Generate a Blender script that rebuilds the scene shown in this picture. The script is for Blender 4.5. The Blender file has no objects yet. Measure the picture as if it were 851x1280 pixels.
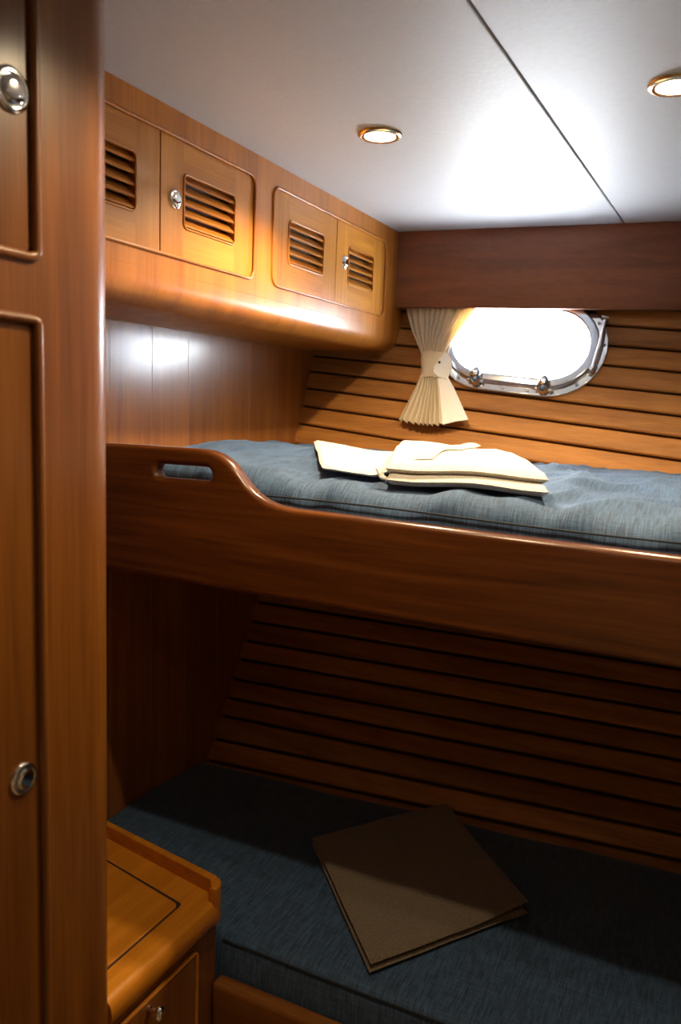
import bpy, bmesh, math, random
from mathutils import Vector, Matrix, noise
random.seed(7)

# ------------------------------------------------------------------ camera
Z0 = 1.45                      # camera height above the cabin sole; builder coords have the camera at 0,0,0
F, CX, CY = 1000.0, 425.5, 640.0
_vy = Vector((920 - CX, 522 - CY, F)).normalized()
_up = _vy.cross(Vector((1, .037, 0))).normalized()
if _up.y > 0: _up = -_up
_x = _vy.cross(_up)
R = Matrix((_x, _vy, _up))     # camera vector (right, down, forward) -> world vector

scene = bpy.context.scene
C = scene.collection
cd = bpy.data.cameras.new('camera'); cam = bpy.data.objects.new('camera', cd); C.objects.link(cam)
cd.sensor_fit = 'VERTICAL'; cd.sensor_height = 36; cd.lens = F / 1280 * 36; cd.clip_start = .02
_r, _u, _b = R @ Vector((1, 0, 0)), R @ Vector((0, -1, 0)), R @ Vector((0, 0, -1))
cam.matrix_world = Matrix.Translation((0, 0, Z0)) @ Matrix((_r, _u, _b)).transposed().to_4x4()
cd.dof.use_dof = True; cd.dof.focus_distance = 1.55; cd.dof.aperture_fstop = 4.5
scene.camera = cam

# ------------------------------------------------------------------ daylight outside, exposure
W = bpy.data.worlds.new('World'); scene.world = W; W.use_nodes = True
bg = W.node_tree.nodes['Background']; bg.inputs[0].default_value = (.84, .92, 1, 1); bg.inputs[1].default_value = 31.0
vs = scene.view_settings
vs.view_transform = 'Standard'; vs.look = 'None'; vs.gamma = 1; vs.exposure = 0.55; vs.use_curve_mapping = False
# sunlight glancing up off the water, in through the porthole onto the ceiling
sd = bpy.data.lights.new('sun_off_water', 'SUN'); sun = bpy.data.objects.new('sun_off_water', sd); C.objects.link(sun)
sd.energy = 13.0; sd.angle = math.radians(75); sd.color = (.93, .97, 1)
sun.rotation_euler = Vector((-.10, -1, .80)).to_track_quat('-Z', 'Y').to_euler()
sun.location = (0, 4, Z0)
LAMP_W = 17.0

# ------------------------------------------------------------------ helpers
def ray(u, v): return R @ Vector((u - CX, v - CY, F))
def onx(u, v, x): r = ray(u, v); return r * (x / r.x)
def ony(u, v, y): r = ray(u, v); return r * (y / r.y)
def onz(u, v, z): r = ray(u, v); return r * (z / r.z)

def tag(o, label=None, cat=None, group=None, kind=None):
    if label: o['label'] = label
    if cat: o['category'] = cat
    if group: o['group'] = group
    if kind: o['kind'] = kind
    return o

def thing(name, label, cat, loc, group=None):
    o = bpy.data.objects.new(name, None); C.objects.link(o)
    o.location = (loc[0], loc[1], loc[2] + Z0); o.empty_display_size = .05
    return tag(o, label, cat, group)

def link(name, me, mats, parent=None, smooth=False):
    if not isinstance(mats, (list, tuple)): mats = [mats]
    me.name = name
    for m in mats: me.materials.append(m)
    for v in me.vertices: v.co.z += Z0
    if smooth:
        for p in me.polygons: p.use_smooth = True
        try: me.set_sharp_from_angle(angle=math.radians(smooth if smooth > 1 else 40))
        except Exception: pass
    o = bpy.data.objects.new(name, me); C.objects.link(o)
    if parent:
        o.parent = parent
        if parent.type == 'EMPTY': o.matrix_parent_inverse = Matrix.Translation(-parent.location)
    return o

def bm_mesh(bm):
    bmesh.ops.recalc_face_normals(bm, faces=bm.faces)
    me = bpy.data.meshes.new('m'); bm.to_mesh(me); bm.free(); return me

def pydata(vs_, fs):
    me = bpy.data.meshes.new('m'); me.from_pydata([tuple(v) for v in vs_], [], fs)
    bm = bmesh.new(); bm.from_mesh(me); bmesh.ops.recalc_face_normals(bm, faces=bm.faces); bm.to_mesh(me); bm.free()
    return me

def box(x0, x1, y0, y1, z0, z1, bev=.003, seg=2):
    bm = bmesh.new(); bmesh.ops.create_cube(bm, size=1)
    for v in bm.verts:
        v.co = Vector(((x0 + x1) / 2 + v.co.x * (x1 - x0), (y0 + y1) / 2 + v.co.y * (y1 - y0), (z0 + z1) / 2 + v.co.z * (z1 - z0)))
    if bev: bmesh.ops.bevel(bm, geom=bm.edges[:], offset=bev, segments=seg, affect='EDGES', profile=.5)
    return bm_mesh(bm)

def plate(outline, holes, th, bev, O, U, V, N, seg=3):
    """flat board from a 2-D outline with holes, rounded edges; its front face lies at O, body goes to -N"""
    cu = bpy.data.curves.new('c', 'CURVE'); cu.dimensions = '2D'; cu.fill_mode = 'BOTH'
    for pts in [outline] + holes:
        s = cu.splines.new('POLY'); s.points.add(len(pts) - 1); s.use_cyclic_u = True
        for p, q in zip(s.points, pts): p.co = (q[0], q[1], 0, 1)
    cu.extrude = max(th / 2 - bev, 0); cu.bevel_depth = bev; cu.bevel_resolution = seg; cu.offset = -bev
    ob = bpy.data.objects.new('c', cu); C.objects.link(ob)
    dg = bpy.context.evaluated_depsgraph_get(); dg.update()
    me = bpy.data.meshes.new_from_object(ob.evaluated_get(dg), depsgraph=dg)
    bpy.data.objects.remove(ob); bpy.data.curves.remove(cu)
    O, U, V, N = Vector(O), Vector(U), Vector(V), Vector(N)
    for v in me.vertices: v.co = O + U * v.co.x + V * v.co.y + N * (v.co.z - th / 2)
    bm = bmesh.new(); bm.from_mesh(me); bmesh.ops.remove_doubles(bm, verts=bm.verts, dist=1e-5)
    bmesh.ops.recalc_face_normals(bm, faces=bm.faces); bm.to_mesh(me); bm.free()
    me.materials.clear()
    return me

def rrect(a0, b0, a1, b1, r, n=6, corners=(1, 1, 1, 1)):
    pts = []
    for k, (cx, cy, s) in enumerate(((a0 + r, b0 + r, 180), (a1 - r, b0 + r, 270), (a1 - r, b1 - r, 0), (a0 + r, b1 - r, 90))):
        if corners[k]:
            for i in range(n + 1):
                t = math.radians(s + 90 * i / n); pts.append((cx + r * math.cos(t), cy + r * math.sin(t)))
        else:
            pts.append(((a0, b0), (a1, b0), (a1, b1), (a0, b1))[k])
    return pts

def stadium(cx, cy, L, H, n=14):
    r = H / 2; h = L / 2 - r
    return [(cx + h + r * math.cos(t), cy + r * math.sin(t)) for t in [-math.pi / 2 + math.pi * i / n for i in range(n + 1)]] + \
           [(cx - h + r * math.cos(t), cy + r * math.sin(t)) for t in [math.pi / 2 + math.pi * i / n for i in range(n + 1)]]

def tube(pts, r, closed=False, n=8, flat=1.0, nrm=None):
    pts = [Vector(p) for p in pts]; m = len(pts); vs_, fs = [], []
    up0 = Vector(nrm) if nrm is not None else None
    for i, p in enumerate(pts):
        a = pts[(i - 1) % m] if (closed or i > 0) else p
        b = pts[(i + 1) % m] if (closed or i < m - 1) else p
        t = (b - a).normalized()
        up = up0 if up0 is not None else (Vector((0, 0, 1)) if abs(t.z) < .9 else Vector((1, 0, 0)))
        s = t.cross(up).normalized(); q = s.cross(t).normalized()
        rr = r[i] if isinstance(r, (list, tuple)) else r
        for k in range(n):
            w = 2 * math.pi * k / n
            vs_.append(p + s * rr * math.cos(w) + q * rr * flat * math.sin(w))
    for i in range(m if closed else m - 1):
        j = (i + 1) % m
        for k in range(n):
            l = (k + 1) % n
            fs.append((i * n + k, i * n + l, j * n + l, j * n + k))
    if not closed:
        fs.append(tuple(range(n))); fs.append(tuple((m - 1) * n + k for k in range(n)))
    return pydata(vs_, fs)

def lathe(prof, O, N, n=24):
    """profile of (radius, height) revolved about N through O"""
    O, N = Vector(O), Vector(N).normalized()
    a = Vector((0, 0, 1)) if abs(N.z) < .9 else Vector((1, 0, 0))
    s = N.cross(a).normalized(); q = N.cross(s)
    vs_, fs = [], []
    for r, h in prof:
        for k in range(n):
            w = 2 * math.pi * k / n; vs_.append(O + N * h + (s * math.cos(w) + q * math.sin(w)) * r)
    for i in range(len(prof) - 1):
        for k in range(n):
            l = (k + 1) % n; fs.append((i * n + k, i * n + l, (i + 1) * n + l, (i + 1) * n + k))
    fs.append(tuple(range(n))); fs.append(tuple((len(prof) - 1) * n + k for k in range(n)))
    return pydata(vs_, fs)

def prism(poly, z0, z1, bev=0, seg=3, top_only=False):
    bm = bmesh.new()
    lo = [bm.verts.new((x, y, z0)) for x, y in poly]; hi = [bm.verts.new((x, y, z1)) for x, y in poly]
    n = len(poly); bm.faces.new(lo[::-1]); bm.faces.new(hi)
    for i in range(n): bm.faces.new((lo[i], lo[(i + 1) % n], hi[(i + 1) % n], hi[i]))
    if bev:
        es = [e for e in bm.edges if all(abs(v.co.z - z1) < 1e-6 for v in e.verts) or
              (not top_only and all(abs(v.co.z - z0) < 1e-6 for v in e.verts))]
        bmesh.ops.bevel(bm, geom=es, offset=bev, segments=seg, affect='EDGES', profile=.5)
    return bm_mesh(bm)

# ------------------------------------------------------------------ materials
def newmat(name):
    m = bpy.data.materials.new(name); m.use_nodes = True
    nt = m.node_tree; return m, nt, nt.nodes, nt.links, nt.nodes['Principled BSDF']

def wood(name, dark, light, axis, rough=.38, coat=.4, fine=1.0, vary=.12, figure=1.0, crough=.22):
    m, nt, N, L, B = newmat(name)
    tc = N.new('ShaderNodeTexCoord'); oi = N.new('ShaderNodeObjectInfo')
    off = N.new('ShaderNodeVectorMath'); off.operation = 'SCALE'; off.inputs[0].default_value = (3.1, 2.3, 4.7)
    mul = N.new('ShaderNodeMath'); mul.operation = 'MULTIPLY'; mul.inputs[1].default_value = 9
    L.new(oi.outputs['Random'], mul.inputs[0]); L.new(mul.outputs[0], off.inputs['Scale'])
    add = N.new('ShaderNodeVectorMath'); add.operation = 'ADD'
    L.new(tc.outputs['Object'], add.inputs[0]); L.new(off.outputs[0], add.inputs[1])
    def streak(across, along, detail, dist):
        mp = N.new('ShaderNodeMapping'); s = [across] * 3; s['xyz'.index(axis)] = along
        mp.inputs['Scale'].default_value = s; L.new(add.outputs[0], mp.inputs[0])
        n = N.new('ShaderNodeTexNoise'); n.inputs['Scale'].default_value = 1; n.inputs['Detail'].default_value = detail
        n.inputs['Distortion'].default_value = dist; L.new(mp.outputs[0], n.inputs[0]); return n
    a = streak(26, 1.6, 4, .6 * figure); b = streak(330 * fine, 7, 3, 0)
    mix = N.new('ShaderNodeMath'); mix.operation = 'MULTIPLY_ADD'; mix.inputs[1].default_value = .35
    L.new(b.outputs[0], mix.inputs[0])
    half = N.new('ShaderNodeMath'); half.operation = 'MULTIPLY'; half.inputs[1].default_value = .65
    L.new(a.outputs[0], half.inputs[0]); L.new(half.outputs[0], mix.inputs[2])
    rp = N.new('ShaderNodeValToRGB'); rp.color_ramp.elements[0].position = .33; rp.color_ramp.elements[1].position = .68
    rp.color_ramp.elements[0].color = (*dark, 1); rp.color_ramp.elements[1].color = (*light, 1)
    L.new(mix.outputs[0], rp.inputs[0])
    hs = N.new('ShaderNodeHueSaturation'); L.new(rp.outputs[0], hs.inputs['Color'])
    mr = N.new('ShaderNodeMapRange'); mr.inputs[3].default_value = 1 - vary; mr.inputs[4].default_value = 1 + vary
    L.new(oi.outputs['Random'], mr.inputs[0]); L.new(mr.outputs[0], hs.inputs['Value'])
    L.new(hs.outputs[0], B.inputs['Base Color'])
    B.inputs['Roughness'].default_value = rough; B.inputs['Coat Weight'].default_value = coat; B.inputs['Coat Roughness'].default_value = crough
    B.inputs['Specular IOR Level'].default_value = .3
    bp = N.new('ShaderNodeBump'); bp.inputs['Strength'].default_value = .06; bp.inputs['Distance'].default_value = .001
    L.new(mix.outputs[0], bp.inputs['Height']); L.new(bp.outputs[0], B.inputs['Normal'])
    return m

TD, TL = (.155, .048, .008), (.37, .14, .026)
teak_x = wood('teak_grain_x', TD, TL, 'x'); teak_y = wood('teak_grain_y', TD, TL, 'y'); teak_z = wood('teak_grain_z', TD, TL, 'z')
LD, LL = (.36, .120, .012), (.60, .25, .038)
lock_y = wood('light_teak_y', LD, LL, 'y', vary=.07, coat=.2); lock_z = wood('light_teak_z', LD, LL, 'z', vary=.07, coat=.2)
frame_z = wood('locker_face_teak', (.32, .098, .010), (.56, .205, .026), 'z', vary=.03, coat=.25)
ward_z = wood('wardrobe_teak', (.12, .035, .0045), (.245, .085, .012), 'z', vary=.05)
plank_m = wood('plank_teak', (.24, .085, .015), (.48, .20, .043), 'x', rough=.55, coat=0, vary=.2, fine=.7)
board_m = wood('bunk_board_mahogany', (.066, .016, .003), (.185, .056, .010), 'x', rough=.3, coat=.6, figure=3.0, fine=.6)
pelmet_m = wood('pelmet_mahogany', (.14, .043, .016), (.25, .084, .032), 'x', rough=.4, coat=.3)
bulk_m = wood('bulkhead_teak', (.20, .062, .009), (.36, .13, .022), 'z', rough=.36, coat=.75, vary=.08, crough=.2)
inlay_m = wood('pale_inlay', (.30, .13, .035), (.42, .19, .055), 'z', vary=.03)
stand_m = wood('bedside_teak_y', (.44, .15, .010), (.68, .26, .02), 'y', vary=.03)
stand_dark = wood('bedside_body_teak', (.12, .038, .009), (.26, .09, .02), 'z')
sole_m = wood('cabin_sole_teak', (.30, .20, .10), (.50, .36, .20), 'x')

def simple(name, col, rough=.5, metal=0, bump=0, bscale=200, **kw):
    m, nt, N, L, B = newmat(name)
    B.inputs['Base Color'].default_value = (*col, 1); B.inputs['Roughness'].default_value = rough; B.inputs['Metallic'].default_value = metal
    tc = N.new('ShaderNodeTexCoord'); n = N.new('ShaderNodeTexNoise'); n.inputs['Scale'].default_value = bscale; n.inputs['Detail'].default_value = 4
    L.new(tc.outputs['Object'], n.inputs[0])
    rp = N.new('ShaderNodeValToRGB'); k = kw.get('vary', .06)
    rp.color_ramp.elements[0].color = (*[c * (1 - k) for c in col], 1); rp.color_ramp.elements[1].color = (*[min(1, c * (1 + k)) for c in col], 1)
    rp.color_ramp.elements[0].position = .3; rp.color_ramp.elements[1].position = .7
    L.new(n.outputs[0], rp.inputs[0]); L.new(rp.outputs[0], B.inputs['Base Color'])
    if bump:
        bp = N.new('ShaderNodeBump'); bp.inputs['Strength'].default_value = bump; bp.inputs['Distance'].default_value = kw.get('bdist', .002)
        L.new(n.outputs[0], bp.inputs['Height']); L.new(bp.outputs[0], B.inputs['Normal'])
    if kw.get('sheen'): B.inputs['Sheen Weight'].default_value = kw['sheen']
    if kw.get('coat'): B.inputs['Coat Weight'].default_value = kw['coat']
    return m

vinyl = simple('ceiling_vinyl', (.47, .47, .48), .55, bump=.25, bscale=120, bdist=.0015, vary=.03)
groove_m = simple('dark_groove', (.03, .012, .006), .7)
seam_m = simple('seam_strip', (.12, .12, .13), .6)
chrome = simple('chrome', (.86, .87, .88), .08, 1, vary=.02)
chrome_dark = simple('worn_chrome', (.55, .57, .62), .16, 1, vary=.05)
ring_m = simple('lamp_ring_satin_gold', (.80, .68, .48), .22, 1, vary=.03)
cream = simple('cream_curtain_cloth', (.88, .76, .54), .85, bump=.2, bscale=500, vary=.05, sheen=.3)
def translucent(m, col, f):
    nt = m.node_tree; B = nt.nodes['Principled BSDF']; t = nt.nodes.new('ShaderNodeBsdfTranslucent'); t.inputs[0].default_value = (*col, 1)
    mx = nt.nodes.new('ShaderNodeMixShader'); mx.inputs[0].default_value = f
    nt.links.new(B.outputs[0], mx.inputs[1]); nt.links.new(t.outputs[0], mx.inputs[2]); nt.links.new(mx.outputs[0], nt.nodes['Material Output'].inputs[0])
translucent(cream, (.85, .68, .42), .35)
cream_white = simple('white_lining_cloth', (.90, .87, .80), .8, bump=.1, bscale=500, vary=.03, sheen=.2)
terry = simple('white_terry', (.84, .80, .72), .95, bump=1.0, bscale=420, bdist=.004, vary=.10, sheen=.4)
brown_terry = simple('brown_terry', (.20, .15, .105), .95, bump=1.0, bscale=300, bdist=.004, vary=.25, sheen=.25)
wall_m = simple('cream_panel', (.55, .45, .33), .5, vary=.04)
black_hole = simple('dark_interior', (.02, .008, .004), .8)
piping_m = simple('navy_piping', (.012, .018, .03), .8)
screw_m = simple('screw_steel', (.4, .4, .42), .25, 1)

def denim(name):
    m, nt, N, L, B = newmat(name)
    tc = N.new('ShaderNodeTexCoord'); out = []
    for sc, d in (((900, 60, 60), 2), ((60, 900, 900), 2), ((9, 9, 9), 3)):
        mp = N.new('ShaderNodeMapping'); mp.inputs['Scale'].default_value = sc; L.new(tc.outputs['Object'], mp.inputs[0])
        n = N.new('ShaderNodeTexNoise'); n.inputs['Scale'].default_value = .55; n.inputs['Detail'].default_value = d; L.new(mp.outputs[0], n.inputs[0]); out.append(n)
    ad = N.new('ShaderNodeMath'); ad.operation = 'MULTIPLY_ADD'; ad.inputs[1].default_value = .65
    h = N.new('ShaderNodeMath'); h.operation = 'MULTIPLY'; h.inputs[1].default_value = .35
    L.new(out[1].outputs[0], h.inputs[0]); L.new(out[0].outputs[0], ad.inputs[0]); L.new(h.outputs[0], ad.inputs[2])
    rp = N.new('ShaderNodeValToRGB'); e = rp.color_ramp.elements
    e[0].position = .32; e[0].color = (.008, .019, .042, 1); e[1].position = .7; e[1].color = (.070, .150, .30, 1)
    L.new(ad.outputs[0], rp.inputs[0]); L.new(rp.outputs[0], B.inputs['Base Color'])
    B.inputs['Roughness'].default_value = .75; B.inputs['Sheen Weight'].default_value = .35; B.inputs['Sheen Tint'].default_value = (.5, .65, .9, 1)
    bp = N.new('ShaderNodeBump'); bp.inputs['Strength'].default_value = .25; bp.inputs['Distance'].default_value = .001
    L.new(ad.outputs[0], bp.inputs['Height']); L.new(bp.outputs[0], B.inputs['Normal'])
    return m
denim_m = denim('blue_denim')

def glass_mat():
    m, nt, N, L, B = newmat('porthole_glass'); N.remove(B)
    t = N.new('ShaderNodeBsdfTransparent'); g = N.new('ShaderNodeBsdfGlossy'); g.inputs['Roughness'].default_value = .02
    mx = N.new('ShaderNodeMixShader'); mx.inputs[0].default_value = .05
    L.new(t.outputs[0], mx.inputs[1]); L.new(g.outputs[0], mx.inputs[2])
    L.new(mx.outputs[0], N['Material Output'].inputs[0]); return m
glass_m = glass_mat()

def emit(name, col, s):
    m, nt, N, L, B = newmat(name); B.inputs['Base Color'].default_value = (.9, .9, .9, 1)
    B.inputs['Emission Color'].default_value = (*col, 1); B.inputs['Emission Strength'].default_value = s; return m
bulb_m = emit('lit_lamp_glass', (1, .86, .62), 14)

# ------------------------------------------------------------------ layout constants (metres, camera at origin)
ZC = .48            # ceiling
ZF = -1.45          # cabin sole
XL = -.895          # overhead locker face
XB = -1.15          # bulkhead at the head of the berths
XR = 1.05           # right end wall
YN = -.75           # wall behind the camera
YB = 1.12           # front face of the upper berth board
XW = -.68           # wardrobe face
KH = .07            # the hull side runs slightly away towards the right
HP = [(-1.5, 1.25), (-1.2, 1.45), (-.924, 1.638), (-.553, 1.857), (-.12, 2.046), (.06, 2.115), (.28, 2.195), (.52, 2.275)]
def hbase(z):
    for (a, ya), (b, yb) in zip(HP, HP[1:]):
        if z <= b: return ya + (yb - ya) * (z - a) / (b - a)
    return HP[-1][1]
def hull(x, z): return hbase(z) + KH * (x - XB)
def hnorm(z): d = (hbase(z + .03) - hbase(z - .03)) / .06; return Vector((KH, -1, d)).normalized()   # points into the cabin
def onhull(u, v):
    r = ray(u, v); t = 1.5
    for _ in range(60): p = r * t; t *= hull(p.x, p.z) / p.y
    return r * t

# ------------------------------------------------------------------ setting: sole, walls, ceiling
tag(link('floor', box(XB - .02, XR + .02, YN - .02, 2.4, ZF - .05, ZF, 0), groove_m), 'teak planked cabin sole between the berths and the door', 'floor', kind='structure')
floor = bpy.data.objects['floor']
y = YN
while y < 1.02:
    link('plank', box(XB, XR, y + .0015, min(y + .0985, 1.03), ZF, ZF + .008, .001, 1), sole_m, floor); y += .1
tag(link('wall_right', box(XR, XR + .03, YN - .02, 2.4, ZF, ZC, 0), wall_m), kind='structure')
tag(link('wall_near', box(XB - .02, XR + .03, YN - .03, YN, ZF, ZC, 0), wall_m), kind='structure')

# bulkhead at the head of the berths, vertical veneer boards with pale inlay lines
wl = tag(link('wall_left', box(XB - .04, XB - .012, YN - .02, 2.4, ZF, ZC, 0), groove_m), kind='structure')
seams = [onx(u, 480, XB).y for u in (190, 235, 276, 312, 346)]
sp = (seams[-1] - seams[0]) / 4
seams = [seams[0] - 2 * sp, seams[0] - sp] + seams + [seams[-1] + sp * k for k in range(1, 9)]
seams = [s for s in seams if s < 2.38]
for a, b in zip(seams, seams[1:]):
    # boards run up the bulkhead
    link('veneer_board', box(XB - .012, XB, a + .0012, b - .0012, ZF, ZC, .0004, 1), bulk_m, wl)
    link('inlay_strip', box(XB - .011, XB - .0002, a - .0012, a + .0012, ZF, ZC, 0), inlay_m, wl)

# ceiling: two vinyl covered panels with a thin joint
ceil = tag(link('ceiling', box(XB - .04, XR + .03, YN - .03, 2.42, ZC + .014, ZC + .05, 0), seam_m), kind='structure')
s0, s1 = onz(584.6, 0, ZC), onz(779.7, 278.6, ZC)
def seamx(y): return s0.x + (s1.x - s0.x) * (y - s0.y) / (s1.y - s0.y)
g = .0016
link('ceiling_panel', prism([(XB, YN), (seamx(YN) - g, YN), (seamx(2.4) - g, 2.4), (XB, 2.4)], ZC, ZC + .014, .002, 2), vinyl, ceil)
link('ceiling_panel', prism([(seamx(YN) + g, YN), (XR, YN), (XR, 2.4), (seamx(2.4) + g, 2.4)], ZC, ZC + .014, .002, 2), vinyl, ceil)

# ------------------------------------------------------------------ hull side: planks on a backing, porthole opening
x0h, x1h = XB, XR
PO = onhull(650, 431)                                   # porthole centre
pa, pb = onhull(584, 513.4), onhull(851, 547.6)
PU = (pb - pa).normalized(); PN = hnorm(PO.z); PU = (PU - PN * PU.dot(PN)).normalized(); PV = PN.cross(PU)
if PV.z < 0: PV = -PV
PL, PH = .46, .285                                       # outer flange length and height
def pmap(a, b, c=0): return PO + PU * a + PV * b + PN * c

cut = bpy.data.objects.new('cut', plate(stadium(0, 0, PL - .03, PH - .03), [], .4, 0, pmap(0, 0, .2), PU, PV, PN)); C.objects.link(cut)
def boolean(o):
    md = o.modifiers.new('b', 'BOOLEAN'); md.operation = 'DIFFERENCE'; md.object = cut; md.solver = 'EXACT'
    dg = bpy.context.evaluated_depsgraph_get(); dg.update()
    me = bpy.data.meshes.new_from_object(o.evaluated_get(dg), depsgraph=dg)
    o.modifiers.clear(); o.data = me
    return o

# backing sheet
vs_, fs = [], []
zs = [-1.45, -1.2, -.924, -.74, -.553, -.33, -.12, .06, .28, .5]
for z in zs:
    for x in (x0h - .03, x1h + .03):
        for d in (.016, .04): vs_.append(Vector((x, hull(x, z), z)) - hnorm(z) * d)
for i in range(len(zs) - 1):
    a, b = i * 4, i * 4 + 4
    fs += [(a, a + 2, b + 2, b), (a + 1, a + 3, b + 3, b + 1), (a, a + 1, b + 1, b), (a + 2, a + 3, b + 3, b + 2)]
n4 = (len(zs) - 1) * 4
fs += [(0, 1, 3, 2), (n4, n4 + 1, n4 + 3, n4 + 2)]
wf = tag(link('wall_far', pydata(vs_, fs), groove_m), kind='structure')
cut.location.z = Z0
boolean(wf)

def hull_line(p, q):
    P, Q = onhull(*p), onhull(*q); b = (Q.z - P.z) / (Q.x - P.x); return (P.z - b * P.x, b)
def plank(l0, l1, cutit):
    """board between the hull lines l0 (lower) and l1 (upper)"""
    g = .0032; rows = []
    for x in (x0h, x1h):
        zl, zu = l0[0] + l0[1] * x + g, l1[0] + l1[1] * x - g
        n = hnorm((zl + zu) / 2)
        P = lambda z, d: Vector((x, hull(x, z), z)) - n * d
        rows.append([P(zl, .014), P(zl, .003), P(zl + .003, 0), P((zl + zu) / 2, -.0006), P(zu - .003, 0), P(zu, .003), P(zu, .014)])
    k = 7
    v = rows[0] + rows[1]
    f = [(i, (i + 1) % k, k + (i + 1) % k, k + i) for i in range(k)] + [tuple(range(k)), tuple(range(k, 2 * k))]
    o = link('plank', pydata(v, f), plank_m, wf)
    if cutit: boolean(o)
upper = [((372, 528.7), (851, 608.5)), ((379, 507), (851, 575.6)), ((387, 485), (851, 547.6)), ((467, 473), (851, 520)),
         ((485, 454), (851, 492.9)), ((520, 433), (851, 465)), ((520, 411), (851, 438.8)), ((520, 389), (851, 412.5)), ((520, 367), (851, 387))]
U = [hull_line(*l) for l in upper]
d = U[0][0] - U[1][0]; db = U[0][1] - U[1][1]
U = [(U[0][0] + 3 * d, U[0][1] + db * .6), (U[0][0] + 2 * d, U[0][1] + db * .4), (U[0][0] + d, U[0][1] + db * .2)] + U
d = U[-1][0] - U[-2][0]
for k in range(3): U.append((U[-1][0] + d, U[-1][1] * .8))
for k, (a, b) in enumerate(zip(U, U[1:])): plank(a, b, k > 4)
lower = [((322, 752), (851, 836)), ((315.4, 776), (851, 864)), ((308, 800.5), (851, 891)), ((302, 823.5), (851, 921)), ((291, 848), (851, 950)),
         ((283, 871.5), (851, 980)), ((278, 894.5), (851, 1011.7)), ((266, 923), (851, 1043.5)), ((258, 950), (851, 1076))]
Lw = [hull_line(*l) for l in lower]
d = Lw[-1][0] - Lw[-2][0]; Lw += [(Lw[-1][0] + d, Lw[-1][1]), (Lw[-1][0] + 2 * d, Lw[-1][1])]
d = Lw[0][0] - Lw[1][0]; Lw = [(Lw[0][0] + k * d, Lw[0][1]) for k in (4, 3, 2, 1)] + Lw
for a, b in zip(Lw, Lw[1:]): plank(b, a, False)
bpy.data.objects.remove(cut)

# pelmet board over the porthole
v0, v1 = onz(497.6, 289.6, ZC), onz(851, 276.2, ZC)
vd = Vector((v1.x - v0.x, v1.y - v0.y, 0)).normalized(); vn = Vector((vd.y, -vd.x, 0))
def onval(u, v): r = ray(u, v); return r * (v0.dot(vn) / r.dot(vn))
zb0, zb1 = onval(506, 384).z, onval(851, 387.5).z
Lv = (XR - v0.x) / vd.x
sl = (zb1 - zb0) / ((onval(851, 387) - onval(506, 384)).dot(vd)); a0 = -.02
o = plate([(a0, zb0 + sl * a0), (Lv, zb0 + sl * Lv), (Lv, ZC), (a0, ZC)], [], .018, .002, (v0.x, v0.y, 0), vd, (0, 0, 1), vn)
tag(link('trim_1', o, pelmet_m), kind='structure')

# ------------------------------------------------------------------ porthole
w1 = tag(link('window_1', plate(stadium(0, 0, PL, PH), [stadium(0, 0, PL - .055, PH - .055)], .012, .003, pmap(0, 0, .010), PU, PV, PN), chrome), kind='structure')
me = plate(stadium(0, 0, PL - .040, PH - .040), [stadium(0, 0, PL - .092, PH - .092)], .02, .007, pmap(0, 0, .024), PU, PV, PN, 4)
link('inner_frame', me, chrome_dark, w1, smooth=60)
link('glass_pane', plate(stadium(0, 0, PL - .088, PH - .088), [], .006, 0, pmap(0, 0, .012), PU, PV, PN), glass_m, w1)
me = plate(stadium(0, 0, PL - .031, PH - .031), [stadium(0, 0, PL - .06, PH - .06)], .10, .001, pmap(0, 0, .002), PU, PV, PN)
link('liner', me, chrome_dark, w1)
outl = stadium(0, 0, PL - .022, PH - .022, 16)
per = []
for i in range(len(outl)):
    a, b = Vector(outl[i]), Vector(outl[(i + 1) % len(outl)]); per.append((a, b, (b - a).length))
tot = sum(p[2] for p in per); NS = 18
for k in range(NS):
    s = tot * (k + .4) / NS
    for a, b, l in per:
        if s <= l: break
        s -= l
    q = a.lerp(b, s / l)
    link('screw', lathe([(.0045, 0), (.0045, .001), (.003, .0024), (.0012, .0024), (.001, .0014)], pmap(q.x, q.y, .010), PN, 12), screw_m, w1)
def plocal(u, v):
    r = ray(u, v); p = r * (PO.dot(PN) / r.dot(PN)) - PO; return p.dot(PU), p.dot(PV)
for (u, v) in ((597, 474), (681, 485)):
    a, b = plocal(u, v)
    h = link('dog_latch', tube([pmap(a, b - .016, .014), pmap(a, b - .012, .03), pmap(a, b, .036), pmap(a, b + .012, .032), pmap(a, b + .02, .02)],
             [.011, .015, .016, .014, .009], n=12, nrm=PU), chrome_dark, w1, smooth=60)
    link('pivot_pin', tube([pmap(a - .022, b - .012, .020), pmap(a + .022, b - .012, .020)], .005, n=10, nrm=PN), chrome, h, smooth=60)
    link('knob_cap', lathe([(.006, 0), (.006, .003), (.003, .005)], pmap(a, b, .046), PN, 12), chrome, h, smooth=60)
a0_, b0_ = plocal(756, 407); a1_, b1_ = plocal(741, 466)
st = link('stay_arm', tube([pmap(a0_, b0_, .030), pmap(a0_ + .001, b0_ - .03, .030), pmap((a0_ + a1_) / 2 + .004, (b0_ + b1_) / 2, .030), pmap(a1_, b1_, .026)], .0055, n=10, nrm=PN), chrome, w1, smooth=60)
link('stay_bracket', tube([pmap(a0_ + .006, b0_ + .006, .006), pmap(a0_ + .006, b0_ + .006, .036), pmap(a0_ - .008, b0_ + .006, .038)], .0045, n=10, nrm=PV), chrome, st, smooth=60)
link('stay_pivot', lathe([(.012, 0), (.012, .008), (.009, .016), (.005, .02)], pmap(a1_ - .004, b1_, .010), PN, 16), chrome_dark, st, smooth=60)

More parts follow.
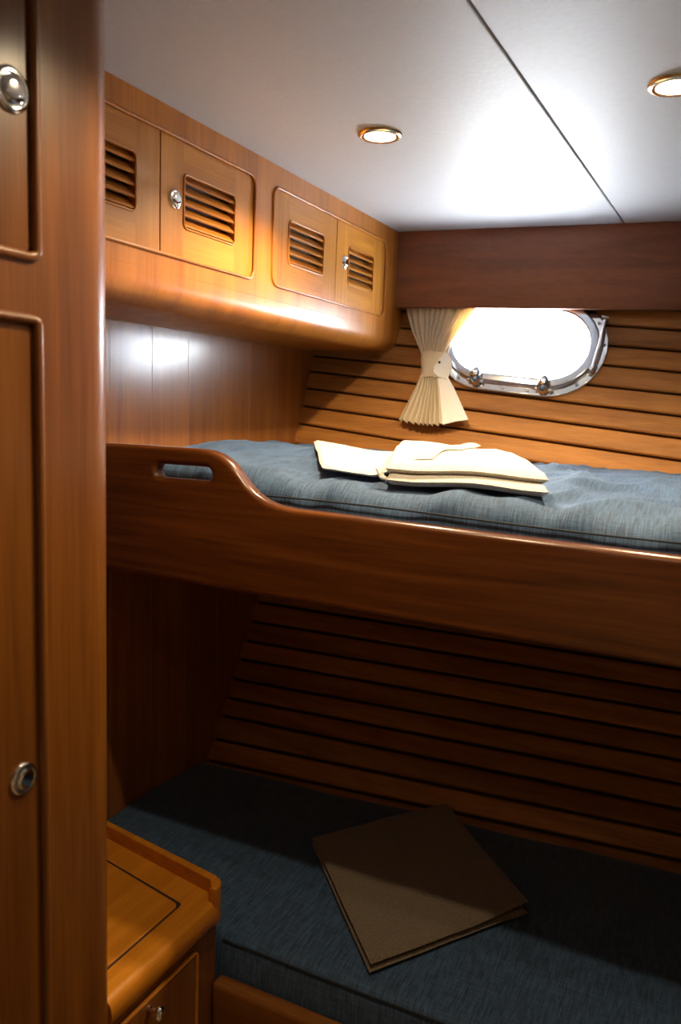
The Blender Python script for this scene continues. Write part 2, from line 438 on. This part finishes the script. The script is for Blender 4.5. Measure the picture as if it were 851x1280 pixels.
# ------------------------------------------------------------------ overhead locker
ly0, ly1 = .785, 2.20
lk = thing('overhead_locker', 'long teak overhead locker with four louvred doors under the ceiling', 'locker', (XB + .1, 1.5, .16))
ZT, ZBt = onx(320, 224, XL).z, onx(315, 347, XL).z          # door opening top and bottom
zt_, zb_ = .437, .239
dy = [onx(202, 160, XL).y, onx(319, 224, XL).y, onx(340.5, 300, XL).y, onx(422, 300, XL).y, onx(481, 350, XL).y]
d1a = dy[0] - (dy[1] - dy[0])
# face frame with two openings
op = [rrect(d1a, zb_, dy[1], zt_, .022), rrect(dy[2], zb_, dy[4], zt_, .022)]
ZN = .150                                                    # underside of the locker
me = plate([(ly0, zb_ - .03), (ly1, zb_ - .03), (ly1, ZC), (ly0, ZC)], op, .02, 0, (XL, 0, 0), (0, 1, 0), (0, 0, 1), (1, 0, 0))
ff = me
# rounded lower nosing running the length of the locker
r_ = .042
prof = [(XL, zb_ - .03)] + [(XL - r_ + r_ * math.cos(t), ZN + r_ + r_ * math.sin(t)) for t in [-math.pi / 2 * k / 10 for k in range(11)]] + [(XB + .002, ZN), (XB + .002, ZN + .012), (XL - .02, ZN + .012), (XL - .02, zb_ - .03)]
prof[0] = (XL, zb_ - .0302)
vs_ = [Vector((x, yy, z)) for yy in (ly0, ly1 + .0) for x, z in prof]; k = len(prof)
no = pydata(vs_, [(i, (i + 1) % k, k + (i + 1) % k, k + i) for i in range(k)] + [tuple(range(k)), tuple(range(k, 2 * k))])
bm = bmesh.new(); bm.from_mesh(ff); bm.from_mesh(no); bm.to_mesh(ff); bm.free()
link('face_frame', ff, frame_z, lk, smooth=50)
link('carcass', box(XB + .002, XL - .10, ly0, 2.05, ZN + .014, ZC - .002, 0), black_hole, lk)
for o_ in op:
    link('opening_bead', tube([(XL + .001, a, b) for a, b in o_], .0030, True, 8, nrm=(1, 0, 0)), frame_z, lk, smooth=60)

def louvre_door(y0, y1, ya, yb, za0, za1, knob, side):
    """side: which outer side has rounded corners"""
    c = (1, 0, 0, 1) if side < 0 else (0, 1, 1, 0)
    gp = .0012; X = XL - .002
    O, Uv, Vv, Nv = (X, 0, 0), (0, 1, 0), (0, 0, 1), (1, 0, 0)
    out = rrect(y0 + gp, zb_ + gp, y1 - gp, zt_ - gp, .021, corners=c)
    opn = rrect(ya, za0, yb, za1, .010)
    # door panel: stiles (vertical grain) and rails (horizontal grain) in one leaf
    me = plate(out, [opn], .018, .0015, O, Uv, Vv, Nv)
    bm = bmesh.new(); bm.from_mesh(me)
    for yy in (ya - .0002, yb + .0002):
        bmesh.ops.bisect_plane(bm, geom=bm.verts[:] + bm.edges[:] + bm.faces[:], plane_co=(0, yy, 0), plane_no=(0, 1, 0))
    for f in bm.faces:
        cy = f.calc_center_median().y; f.material_index = 1 if ya < cy < yb else 0
    bm.to_mesh(me); bm.free()
    d = link('door', me, [lock_z, lock_y], lk)
    link('louvre_bead', tube([(X + .0005, a, b) for a, b in opn], .0021, True, 8, nrm=(1, 0, 0)), lock_y, d, smooth=60)
    n = 5; pitch = (za1 - za0) / n
    for i in range(n):
        zc = za0 + pitch * (i + .5)
        v = []
        for yy in (ya - .002, yb + .002):
            # blade slopes down and outward
            for (dx, dz) in ((-.0175, .0105), (-.0155, .013), (-.0005, -.002), (.0005, -.005), (-.002, -.0065)):
                v.append(Vector((X + dx, yy, zc + dz)))
        f = [(i_, (i_ + 1) % 5, 5 + (i_ + 1) % 5, 5 + i_) for i_ in range(5)] + [tuple(range(5)), tuple(range(5, 10))]
        link('louvre_slat', pydata(v, f), lock_y, d)
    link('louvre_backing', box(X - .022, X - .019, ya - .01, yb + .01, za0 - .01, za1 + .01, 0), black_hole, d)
    if knob:
        p = onx(*knob, X); latch(p, (1, 0, 0), .0165, d)
    return d

def latch(p, n, r, parent):
    o = link('latch', lathe([(r, -.001), (r, .0015), (r * .95, .0032), (r * .78, .0042), (r * .69, .0035), (r * .66, .002)], p, n, 28), chrome, parent, smooth=50)
    n = Vector(n).normalized()
    if parent.type == 'MESH' and parent.parent is not None and parent.parent.parent is None:
        b = link('latch_button', lathe([(r * .62, .001), (r * .62, .0052), (r * .55, .0062), (r * .3, .0066), (r * .05, .0067)], p, n, 24), chrome, parent, smooth=50)
    return o
def opening(a, b, c, d_):
    P = [onx(*q, XL - .002) for q in (a, b, c, d_)]
    return (P[0].y + P[3].y) / 2, (P[1].y + P[2].y) / 2, (P[2].z + P[3].z) / 2, (P[0].z + P[1].z) / 2
y0_, y1_, z0_, z1_ = opening((230, 217), (294.5, 245), (292, 307), (229, 285))
wv = y1_ - y0_
ye = onx(170.5, 230, XL).y
louvre_door(d1a, dy[0], ye - wv, ye, z0_, z1_, None, -1)
louvre_door(dy[0], dy[1], y0_, y1_, z0_, z1_, (218.5, 249), 1)
y0_, y1_, _, _ = opening((361.5, 274), (405, 293), (403, 346), (360, 328)); louvre_door(dy[2], dy[3], y0_, y1_, z0_, z1_, None, -1)
y0_, y1_, _, _ = opening((436, 308), (466.5, 323), (465, 368), (434, 352)); louvre_door(dy[3], dy[4], y0_, y1_, z0_, z1_, (431, 328), 1)

# ------------------------------------------------------------------ upper berth
def bp_(u, v): p = ony(u, v, YB); return (p.x, p.z)
top = [(131, 554), (170, 556), (210, 558.5), (245, 561), (262, 564), (276, 570), (288, 580), (297, 592), (306, 605), (317, 617), (330, 626), (345, 632.5), (365, 637), (400, 641)]
tl = bp_(131, 554)
out = [(XB + .002, tl[1])] + [bp_(*q) for q in top] + [bp_(600, 666), bp_(851, 697)]
e0, e1 = out[-2], out[-1]; out.append((XR - .002, e1[1] + (e1[1] - e0[1]) / (e1[0] - e0[0]) * (XR - e1[0])))
bl, br = bp_(131, 712), bp_(851, 838)
bs = (br[1] - bl[1]) / (br[0] - bl[0])
out += [(XR - .002, br[1] + bs * (XR - br[0])), (XB + .002, bl[1] + bs * (XB - bl[0]))]
hl, hr = bp_(200, 588.6), bp_(255.5, 592.8); hr_ = .0118
ha = math.atan2(hr[1] - hl[1], hr[0] - hl[0])
hole = [(hr[0] + hr_ * math.cos(t), hr[1] + hr_ * math.sin(t)) for t in [ha - math.pi / 2 + math.pi * i / 10 for i in range(11)]] + \
       [(hl[0] + hr_ * math.cos(t), hl[1] + hr_ * math.sin(t)) for t in [ha + math.pi / 2 + math.pi * i / 10 for i in range(11)]]
ub = thing('upper_berth', 'upper bunk berth with tall varnished board and slotted hand grip', 'bunk', (-.2, YB, -.34))
me = plate(out, [hole], .030, .010, (0, YB, 0), (1, 0, 0), (0, 0, 1), (0, -1, 0), 5)
link('lee_board', me, board_m, ub, smooth=50)
def hull_poly(z, y0, m=.004, x0=XB, x1=XR): return [(x0 + m, y0), (x1 - m, y0), (x1 - m, hull(x1, z) - .03), (x0 + m, hull(x0, z) - .03)]
link('berth_platform', prism(hull_poly(-.31, YB + .0305), -.315, -.297), teak_x, ub)

def mattress(name, label, y_front, zbot, topf, yb_f, x0, x1, nx, ny, frontf=None, rad=.045):
    """puffy slab: cross sections across y, swept along x"""
    me_v, me_f = [], []
    prof = []
    for i in range(nx + 1):
        x = x0 + (x1 - x0) * i / nx
        yf = frontf(x) if frontf else y_front
        yb = yb_f(x)
        row = []
        zt0 = topf(x, yf)
        for t in range(4): row.append(Vector((x, yf + .004 - .010 * math.sin(math.pi * t / 4), zbot + (zt0 - rad - zbot) * t / 4)))
        for t in range(7):
            a = math.pi / 2 * t / 6; yy = yf + rad * (1 - math.cos(a)); row.append(Vector((x, yy, topf(x, yy) - rad * (1 - math.sin(a)))))
        for j in range(1, ny):
            yy = yf + rad + (yb - yf - 2 * rad) * j / ny; row.append(Vector((x, yy, topf(x, yy))))
        for t in range(7):
            a = math.pi / 2 * t / 6; yy = yb - rad + rad * math.sin(a); row.append(Vector((x, yy, topf(x, yy) - rad * .6 * (1 - math.cos(a)))))
        row.append(Vector((x, min(yb - .03, hull(x, zbot) - .014), zbot)))
        # rounded ends
        prof.append(row)
    k = len(prof[0])
    for r in prof: me_v += r
    for i in range(nx):
        for j in range(k):
            l = (j + 1) % k; me_f.append((i * k + j, i * k + l, (i + 1) * k + l, (i + 1) * k + j))
    me_f += [tuple(range(k)), tuple(nx * k + j for j in range(k))]
    o = tag(link(name, pydata(me_v, me_f), denim_m, smooth=70), label, 'mattress')
    return o

def wr(x, y, sx, sy, seed):
    return noise.noise(Vector((x * sx, y * sy, seed))) 
def zup(x, y):
    yb = hull(x, -.14); t = max(0, min(1, (y - 1.155) / (yb - 1.155)))
    z = -.146 + .024 * math.sin(math.pi * t) - .004 * t
    s = max(0, min(1, (-.60 - x) / .28)); z += .026 * s * s * (3 - 2 * s) * (1 - .75 * t); s = max(0, min(1, (-1.0 - x) / .14)); z -= .03 * s * s
    z -= .010 * (x + .5)
    q = wr(x + .35 * y, y, 7, 4, 2.2); ridge = (1 - abs(q) * 2.2)
    z += .011 * ridge * ridge * (1 if ridge > 0 else 0) * (.35 + .65 * max(0, min(1, (x + .75) / .3))) + .008 * wr(x, y, 6, 7, 9.1) + .0055 * wr(x + .2 * y, y, 15, 12, 4.4)
    q = abs(wr(x - .5 * y, y, 11, 5, 6.6)); z += .007 * max(0, 1 - q * 4)
    return z
def zsm(x, y):
    """how cloth lying on the mattress settles: highest of the nearby quilt, smoothed"""
    return sum(zup(x + a, y + b) for a in (-.05, -.025, 0, .025, .05) for b in (-.05, -.025, 0, .025, .05)) / 25 + .008
mu = mattress('upper_mattress', 'blue denim covered mattress on the upper bunk under the porthole', YB + .042, -.2965, zup, lambda x: hull(x, -.21) - .003, XB + .004, XR - .01, 240, 90)
pts = []
for i in range(60):
    x = -.98 + (XR - .02 + .98) * i / 59
    pts.append((x, YB + .038, -.166 - .014 * (x + .3) + .002 * math.sin(9 * x)))
link('piping', tube(pts, .0017, n=6), piping_m, mu, smooth=80)

# ------------------------------------------------------------------ lower berth
YL = 1.046
XF = (onz(271, 1121, -.836).x + onz(131, 1243, -.836).x) / 2
ns_bl, ns_br = onz(131, 1022, -.812), onz(268, 1092, -.812)
lb = thing('lower_berth', 'lower bunk berth with low rounded teak front rail', 'bunk', (.1, YL, ZF))
link('front_board', box(XF + .0035, XR - .004, YL - .012, YL + .018, ZF + .009, -.985, .009, 4), teak_x, lb, smooth=50)
link('berth_platform', prism([(-.716, YL + .021), (XR - .004, YL + .021), (XR - .004, hull(XR, -1.12) - .03), (XB + .004, hull(XB, -1.12) - .03), (XB + .004, 1.20), (-.716, 1.20)], -1.10, -1.082), teak_x, lb)
link('front_support', box(-1.0, .9, 1.22, 1.24, ZF + .009, -1.101, 0), teak_x, lb)
_q0, _q1 = onz(131, 1046, -.836), onz(264, 1117, -.836)
def flow(x): return max(1.072, _q1.y + (_q1.y - _q0.y) / (_q1.x - _q0.x) * (x - _q1.x) + .026)
def zlow(x, y):
    yb = hull(x, -.93); t = max(0, min(1, (y - 1.08) / (yb - 1.08)))
    z = -.926 + .010 * math.sin(math.pi * t)
    z += .004 * wr(x, y, 4, 5, 3.3) + .002 * wr(x, y, 11, 9, 8.8)
    return z
ml = mattress('lower_mattress', 'dark blue denim mattress on the lower bunk under the brown towel', 0, -1.0815, zlow, lambda x: hull(x, -.945) - .004 - .012 * (1 + wr(x, 0, 3, 1, 5)) * .5, XB + .004, XR - .01, 110, 44, frontf=flow, rad=.022)
pts = []
for i in range(70):
    x = -.72 + (XR - .02 + .72) * i / 69
    pts.append((x, flow(x) + .0025, zlow(x, flow(x)) - .0085))
link('piping', tube(pts, .0020, n=6), piping_m, ml, smooth=80)

# ------------------------------------------------------------------ wardrobe with rounded corner post
YW = .776; rw = .050
wd = thing('wardrobe', 'tall teak wardrobe with rounded corner post beside the bunks', 'wardrobe', (XW - .2, .2, ZF))
arc = [(XW - rw + rw * math.sin(t), YW - rw + rw * math.cos(t)) for t in [math.pi / 2 * i / 12 for i in range(13)]]
post = [(XW - .12, YW)] + arc + [(XW, onx(58, 300, XW).y - .012), (XW - .02, onx(58, 300, XW).y - .012), (XW - .02, YW - .1), (XW - .12, YW - .1)]
link('corner_post', prism(post[::-1], ZF + .009, ZC - .0005), ward_z, wd, smooth=40)
pe = onx(58, 300, XW).y - .012
dA = onx(50.5, 200, XW).y; zA = onx(30, 320, XW).z
zB = onx(20, 396.5, XW).z; dB = onx(58.5, 700, XW).y
yl = -.30
oA = rrect(yl, zA, dA, ZC - .03, .020); oB = rrect(yl, ZF + .12, dB, zB, .020)
me = plate([(YN + .002, ZF + .009), (pe + .001, ZF + .009), (pe + .001, ZC - .0005), (YN + .002, ZC - .0005)], [], .018, 0, (XW - .0005, 0, 0), (0, 1, 0), (0, 0, 1), (1, 0, 0))
# face frame with the two door openings
bpy.data.meshes.remove(me)
pe2 = max(dA, dB) + .03
post_y = pe2 - .002
me = plate([(YN + .002, ZF + .009), (pe + .0005, ZF + .009), (pe + .0005, ZC - .0005), (YN + .002, ZC - .0005)],
           [[(min(a, pe - .002), b) for a, b in oA], [(min(a, pe - .002), b) for a, b in oB]], .02, 0, (XW, 0, 0), (0, 1, 0), (0, 0, 1), (1, 0, 0))
link('face_frame', me, ward_z, wd)
link('side_panel', box(XB + .001, XW - .1205, YW - .03, YW, ZF + .009, ZC - .001, 0), ward_z, wd)
for nm, o_, kn, kr in (('upper_door', oA, (13, 112), .0225), ('lower_door', oB, (29, 973), .0185)):
    ys = [a for a, b in o_]; zz = [b for a, b in o_]
    me = plate(rrect(min(ys) + .002, min(zz) + .002, min(max(ys), pe - .002) - .002, max(zz) - .002, .018), [], .018, .002, (XW - .002, 0, 0), (0, 1, 0), (0, 0, 1), (1, 0, 0))
    dr = link('door', me, ward_z, wd)
    latch(onx(*kn, XW - .002), (1, 0, 0), kr, dr)
    link('opening_bead', tube([(XW + .0005, min(a, pe - .002) , b) for a, b in o_], .0055, True, 10, nrm=(1, 0, 0)), ward_z, wd, smooth=60)

# ------------------------------------------------------------------ bedside cabinet
ZS = -.836                                                  # top surface
c_f = onz(271, 1121, ZS); c_n = onz(131, 1243, ZS)          # front edge of the top
xf = (c_f.x + c_n.x) / 2
yk0 = YW + .002
bkl = onz(131, 1046, ZS); bkr = onz(264, 1117, ZS)         # back edge of the top at the foot of the rail
bs_ = (bkr.y - bkl.y) / (bkr.x - bkl.x)
def yback(x): return bkr.y + bs_ * (x - bkr.x)
bc = thing('bedside_cabinet', 'low teak bedside cabinet with raised back rail and flush lid', 'cabinet', (XB + .25, .9, ZF))
h1, h2, h3 = onz(131, 1075, ZS), onz(223, 1130.5, ZS), onz(131, 1209, ZS)
hx1 = h2.x; hs = (h2.y - h1.y) / (h2.x - h1.x)
xbk = XB + .004
lid = [(xbk + .05, h2.y + hs * (xbk + .05 - h2.x))]
rc = .012
nh = 5; cpt = Vector((h2.x, h2.y))
d1 = Vector((-1, -hs)).normalized(); d2 = Vector((0, -1))
lid += [tuple(cpt + d1 * rc)]
for i in range(1, nh):
    t = i / nh; lid.append(tuple((cpt + d1 * rc) * (1 - t) ** 2 + cpt * 2 * t * (1 - t) + (cpt + d2 * rc) * t * t))
lid += [tuple(cpt + d2 * rc), (h2.x, yk0 + .03), (xbk + .05, yk0 + .03)]
lid = lid[::-1]
topo = [(xbk, yk0), (xf, yk0), (xf, yback(xf)), (xbk, yback(xbk))]
cen = Vector((sum(p[0] for p in lid) / len(lid), sum(p[1] for p in lid) / len(lid)))
hol = []
for p in lid:
    q = Vector(p); dlt = q - cen; hol.append(tuple(q + Vector((math.copysign(.0055, dlt.x), math.copysign(.006, dlt.y)))))
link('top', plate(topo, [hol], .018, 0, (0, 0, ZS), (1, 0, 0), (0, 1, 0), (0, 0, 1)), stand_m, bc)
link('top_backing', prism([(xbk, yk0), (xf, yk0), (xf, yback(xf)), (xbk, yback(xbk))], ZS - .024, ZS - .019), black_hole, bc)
link('groove_shade', plate(hol, [lid], .010, 0, (0, 0, ZS - .0025), (1, 0, 0), (0, 1, 0), (0, 0, 1)), black_hole, bc)  # near-black strip round the lid: shade of the open gap put into its colour
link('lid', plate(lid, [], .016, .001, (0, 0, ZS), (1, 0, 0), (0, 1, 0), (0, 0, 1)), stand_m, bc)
# front nosing: rounded moulding along the front edge
rn = .02; pr = [(0, 0)] + [(rn * math.sin(t) * .8, -rn + rn * math.cos(t)) for t in [math.pi / 2 * i / 8 for i in range(1, 9)]] + [(.016, -.030), (.010, -.040), (0, -.040)]
tw = .013; hgt = .026; e = Vector((1, bs_)).normalized(); nn = Vector((-e.y, e.x))
yfr = yback(xf) - .0155
vs_ = [Vector((xf + a, yy, ZS + b)) for yy in (yk0, yfr) for a, b in pr]; k = len(pr)
link('front_nosing', pydata(vs_, [(i, (i + 1) % k, k + (i + 1) % k, k + i) for i in range(k)] + [tuple(range(k)), tuple(range(k, 2 * k))]), stand_m, bc, smooth=50)
# raised rail along the back, turning the front corner
A = Vector((xbk, yback(xbk))); Bq = Vector((xf - .010, yback(xf - .010))); RO = .026
cc = Bq + nn * tw - nn * RO
ring = [A + nn * tw] + [cc + nn * RO * math.cos(t) + e * RO * math.sin(t) for t in [math.pi / 2 * i / 9 for i in range(10)]] + [cc + e * RO - nn * .004]
ring += [cc + e * (RO - tw) - nn * .004] + [cc + nn * (RO - tw) * math.cos(t) + e * (RO - tw) * math.sin(t) for t in [math.pi / 2 * (6 - i) / 6 for i in range(7)]] + [A]
poly = [tuple(p) for p in ring]
link('back_rail', prism(poly[::-1], ZS - .040, ZS + hgt, .004, 3), stand_m, bc, smooth=40)
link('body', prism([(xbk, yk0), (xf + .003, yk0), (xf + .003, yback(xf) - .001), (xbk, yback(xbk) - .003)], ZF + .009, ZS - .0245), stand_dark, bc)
XD = xf + .003
k1 = onx(243, 1193, XD + .002)
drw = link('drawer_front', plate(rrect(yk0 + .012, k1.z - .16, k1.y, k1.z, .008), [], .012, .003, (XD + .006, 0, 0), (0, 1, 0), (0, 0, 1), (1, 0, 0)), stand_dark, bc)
link('drawer_bead', tube([(XD + .004, a, b) for a, b in rrect(yk0 + .008, k1.z - .164, k1.y + .004, k1.z + .004, .010)], .0035, True, 8, nrm=(1, 0, 0)), stand_m, drw, smooth=60)
kp = onx(190, 1262, XD + .012)
link('knob', lathe([(.005, -.008), (.005, .006), (.010, .010), (.0115, .015), (.009, .020), (.003, .022)], kp, (1, 0, 0), 20), chrome, drw, smooth=60)

# ------------------------------------------------------------------ curtain on the porthole
cu = thing('curtain', 'cream pleated curtain gathered by a tieback beside the porthole', 'curtain', tuple(onhull(546, 535)))
def cpt_(u, v, d): p = onhull(u, v); return p + hnorm(p.z) * d
def interp(tab, t):
    for (a, va), (b, vb) in zip(tab, tab[1:]):
        if t <= b: return va + (vb - va) * (t - a) / (b - a)
    return tab[-1][1]
def drape(rows, nfold, nu, amp, base, seed, lo=0, hi=1, sol=.0012):
    """rows: (pixel row, left, right, fold depth factor); folds run down the cloth"""
    v, f = [], []
    for (py, lx, rx, am, sag) in rows:
        for i in range(nu + 1):
            t = lo + (hi - lo) * i / nu
            ph = 2 * math.pi * nfold * (t + .018 * math.sin(13 * t + seed)) + seed
            bow = math.sin(math.pi * t)
            v.append(cpt_(lx + (rx - lx) * t, py + sag * bow, base + amp * am * math.sin(ph) + .010 * am * bow))
    w = nu + 1
    for r in range(len(rows) - 1):
        for i in range(nu): f.append((r * w + i, r * w + i + 1, (r + 1) * w + i + 1, (r + 1) * w + i))
    me = pydata(v, f); bm = bmesh.new(); bm.from_mesh(me)
    bmesh.ops.solidify(bm, geom=bm.faces[:], thickness=sol); bm.to_mesh(me); bm.free(); return me
L_ = [(362, 510), (385, 512), (400, 513.5), (420, 519), (435, 525), (446, 530)]
R_ = [(362, 612), (385, 602), (400, 592), (420, 577), (435, 566), (446, 560)]
rows = []
for i in range(19):
    py = 362 + (448 - 362) * i / 18
    rows.append((py, interp(L_, py), interp(R_, py), 1.0 - .55 * i / 18, 0))
link('drape', drape(rows, 11, 150, .0075, .030, .4), cream, cu, smooth=80)
Ls = [(474, 529.5), (490, 523), (510, 513), (530, 502.5)]; Rs = [(474, 561), (490, 570), (510, 579), (530, 588)]
rows = []
for i in range(15):
    py = 474 + 56 * i / 14
    rows.append((py, interp(Ls, py), interp(Rs, py), .45 + .75 * i / 14, 8 * i / 14))
link('skirt', drape(rows, 13, 130, .0085, .030, 1.1, 0, .66), cream, cu, smooth=80)
link('lining_fold', drape(rows, 2.2, 40, .003, .034, 2.4, .63, 1), cream_white, cu, smooth=80)
# tieback band wrapped round the gathered cloth
v, f = [], []; nb = 28
for j, py in enumerate((446, 450, 462, 474, 478)):
    for i in range(nb + 1):
        a = math.pi * i / nb; u = 545.5 - 16.8 * math.cos(a); dd = .022 + .024 * math.sin(a)
        v.append(cpt_(u, py + (1.5 if i > nb * .5 else 0), dd - (.002 if j in (0, 4) else 0)))
for r in range(4):
    for i in range(nb): f.append((r * (nb + 1) + i, r * (nb + 1) + i + 1, (r + 1) * (nb + 1) + i + 1, (r + 1) * (nb + 1) + i))
me = pydata(v, f); bm = bmesh.new(); bm.from_mesh(me); bmesh.ops.solidify(bm, geom=bm.faces[:], thickness=.002); bm.to_mesh(me); bm.free()
tb = link('tieback', me, cream, cu, smooth=60)
# strap end with snap, folding to the hull
sp_ = [((561, 450), (548, 467)), ((564, 451), (546.5, 474)), ((568, 456), (552, 478.5)), ((567, 466), (562, 481)), ((562.5, 474), (562, 481))]
v, f = [], []
for i, (a, b) in enumerate(sp_):
    for t in (0, .5, 1): v.append(cpt_(a[0] + (b[0] - a[0]) * t, a[1] + (b[1] - a[1]) * t, .052 - .004 * i))
for r in range(len(sp_) - 1):
    for i in range(2): f.append((r * 3 + i, r * 3 + i + 1, r * 3 + i + 4, r * 3 + i + 3))
me = pydata(v, f); bm = bmesh.new(); bm.from_mesh(me); bmesh.ops.solidify(bm, geom=bm.faces[:], thickness=.002); bm.to_mesh(me); bm.free()
link('strap_end', me, cream_white, tb, smooth=60)
link('snap', lathe([(.0035, 0), (.0035, .002), (.002, .003)], cpt_(554.5, 462.5, .0525), hnorm(.1), 12), piping_m, tb)

# ------------------------------------------------------------------ towels
def slab(corn, th, nu, nv, zf=None, round_=.006, wob=.0):
    """thick cloth slab over four top-surface corners FL, FR, BR, BL with pillowy rounded edge"""
    FL, FR, BR, BL = [Vector(c) for c in corn]; v, f = [], []
    def P(s, t):
        p = FL.lerp(FR, s).lerp(BL.lerp(BR, s), t)
        if zf: p.z = zf(p.x, p.y)
        p.z += wob * noise.noise(Vector((p.x * 12, p.y * 12, 1.7)))
        return p
    for side in (0, 1):
        for j in range(nv + 1):
            for i in range(nu + 1):
                s, t = i / nu, j / nv; p = P(s, t)
                lu, lv = (FR - FL).length, (BL - FL).length
                dd = min(s * lu, (1 - s) * lu, t * lv, (1 - t) * lv); q = min(1, dd / round_)
                drop = th / 2 * (1 - math.sqrt(max(0, 1 - (1 - q) ** 2)))
                p.z += (-drop if side == 0 else -th + drop)
                v.append(p)
    m = (nu + 1) * (nv + 1)
    for side in (0, 1):
        for j in range(nv):
            for i in range(nu):
                a = side * m + j * (nu + 1) + i; q = (a, a + 1, a + nu + 2, a + nu + 1); f.append(q if side == 0 else q[::-1])
    me = pydata(v, f); bm = bmesh.new(); bm.from_mesh(me); bmesh.ops.remove_doubles(bm, verts=bm.verts, dist=1e-5)
    bmesh.ops.recalc_face_normals(bm, faces=bm.faces); bm.to_mesh(me); bm.free(); return me

tw_ = thing('white_towel', 'cream white terry towel folded on the blue upper mattress', 'towel', (-.3, 1.35, -.13))
wfl, wfr, wbr, wbl = ony(480, 603, 1.215), ony(688, 609, 1.205), ony(622, 582, 1.56), ony(500, 576, 1.56)
def lift(off): return lambda x, y: zsm(x, y) + off
link('folded_layer', slab([wfl + Vector((.006, -.006, 0)), wfr + Vector((0, -.004, 0)), wbr, wbl], .018, 60, 30, lift(.018), .010, .003), terry, tw_, smooth=80)
link('folded_layer', slab([wfl, wfr + Vector((-.004, .010, 0)), wbr, wbl], .018, 60, 30, lift(.0355), .012, .004), terry, tw_, smooth=80)
f0, f1, f2, f3 = ony(402, 597, 1.25), ony(540, 596, 1.27), ony(600, 576, 1.60), ony(391, 571, 1.56)
def flap(x, y):
    s = max(0, min(1, (x - wfl.x + .05) / .09)); return zsm(x, y) + .010 + .033 * s * s * (3 - 2 * s)
link('folded_flap', slab([f0, f1, f2, f3], .010, 44, 24, flap, .005, .006), terry, tw_, smooth=80)
# crumpled end tucked between the flap and the folded stack
v = []
for i in range(9):
    t = i / 8; p = ony(466 + 14 * t, 594 + 14 * math.sin(t * 1.5), 1.235 - .012 * t); p.z = zsm(p.x, p.y) + .026 - .018 * t + .003 * math.sin(9 * t); v.append(p + Vector((.006, 0, -.006)))
link('crumpled_fold', tube(v, [.003, .005, .006, .006, .006, .006, .006, .005, .003], n=10, flat=.6), terry, tw_, smooth=80)

bt = thing('brown_towel', 'brown terry towel folded square on the lower dark blue mattress', 'towel', tuple(onz(520, 1110, -.925)))
zT = -.905
b0, b1, b2, b3 = onz(462, 1208, zT), onz(660, 1140, zT), onz(559, 1003, zT), onz(389, 1052, zT)
def low(off): return lambda x, y: zlow(x, y) + off
link('folded_layer', slab([b0, b1 , b2, b3], .010, 40, 40, low(.0125), .005, .002), brown_terry, bt, smooth=80)
def lowc(x, y):
    q = Vector((x, y)); c = Vector((b1.x, b1.y)); d_ = (q - c).length
    return zlow(x, y) + .0245 + .012 * math.exp(-(d_ / .06) ** 2)
link('folded_layer', slab([b0 + Vector((0, .004, 0)), b1, b2 + Vector((0, -.002, 0)), b3 + Vector((.002, 0, 0))], .011, 40, 40, lowc, .006, .003), brown_terry, bt, smooth=80)

# ------------------------------------------------------------------ recessed ceiling lamps
def downlight(x, y, label, power=1.0, group='recessed ceiling lamps'):
    t = thing('ceiling_lamp', label, 'lamp', (x, y, ZC), group)
    O, N = Vector((x, y, ZC)), Vector((0, 0, -1))
    prof = [(.0405, 0), (.0405, .003), (.037, .0065), (.032, .0075), (.028, .006), (.027, .0022)]
    link('trim_ring', lathe(prof, O, N, 40), ring_m, t, smooth=50)
    link('lamp_glass', lathe([(.0268, .0015), (.0268, .0062), (.018, .0085), (.004, .0092)], O, N, 32), bulb_m, t, smooth=60)
    ld = bpy.data.lights.new('lamp_light', 'SPOT'); l = bpy.data.objects.new('lamp_light', ld); C.objects.link(l)
    ld.energy = LAMP_W * power; ld.color = (1, .77, .47); ld.spot_size = math.radians(148); ld.spot_blend = .5; ld.shadow_soft_size = .014
    l.location = (x, y, ZC + Z0 - .02); l.parent = t; l.matrix_parent_inverse = Matrix.Translation(-t.location)
pA, pB = onz(475, 167, ZC), onz(845, 104, ZC)
downlight(pA.x, pA.y, 'lit round ceiling lamp with gold ring between locker and ceiling joint')
downlight(pB.x, pB.y, 'lit round ceiling lamp on the far side of the ceiling joint')
downlight(-.40, .86, 'round ceiling lamp over the passage in front of the bunks', .55)
downlight(.16, .95, 'round ceiling lamp over the passage towards the right wall', .13)
downlight(-.12, .22, 'round ceiling lamp over the passage beside the wardrobe', .07)
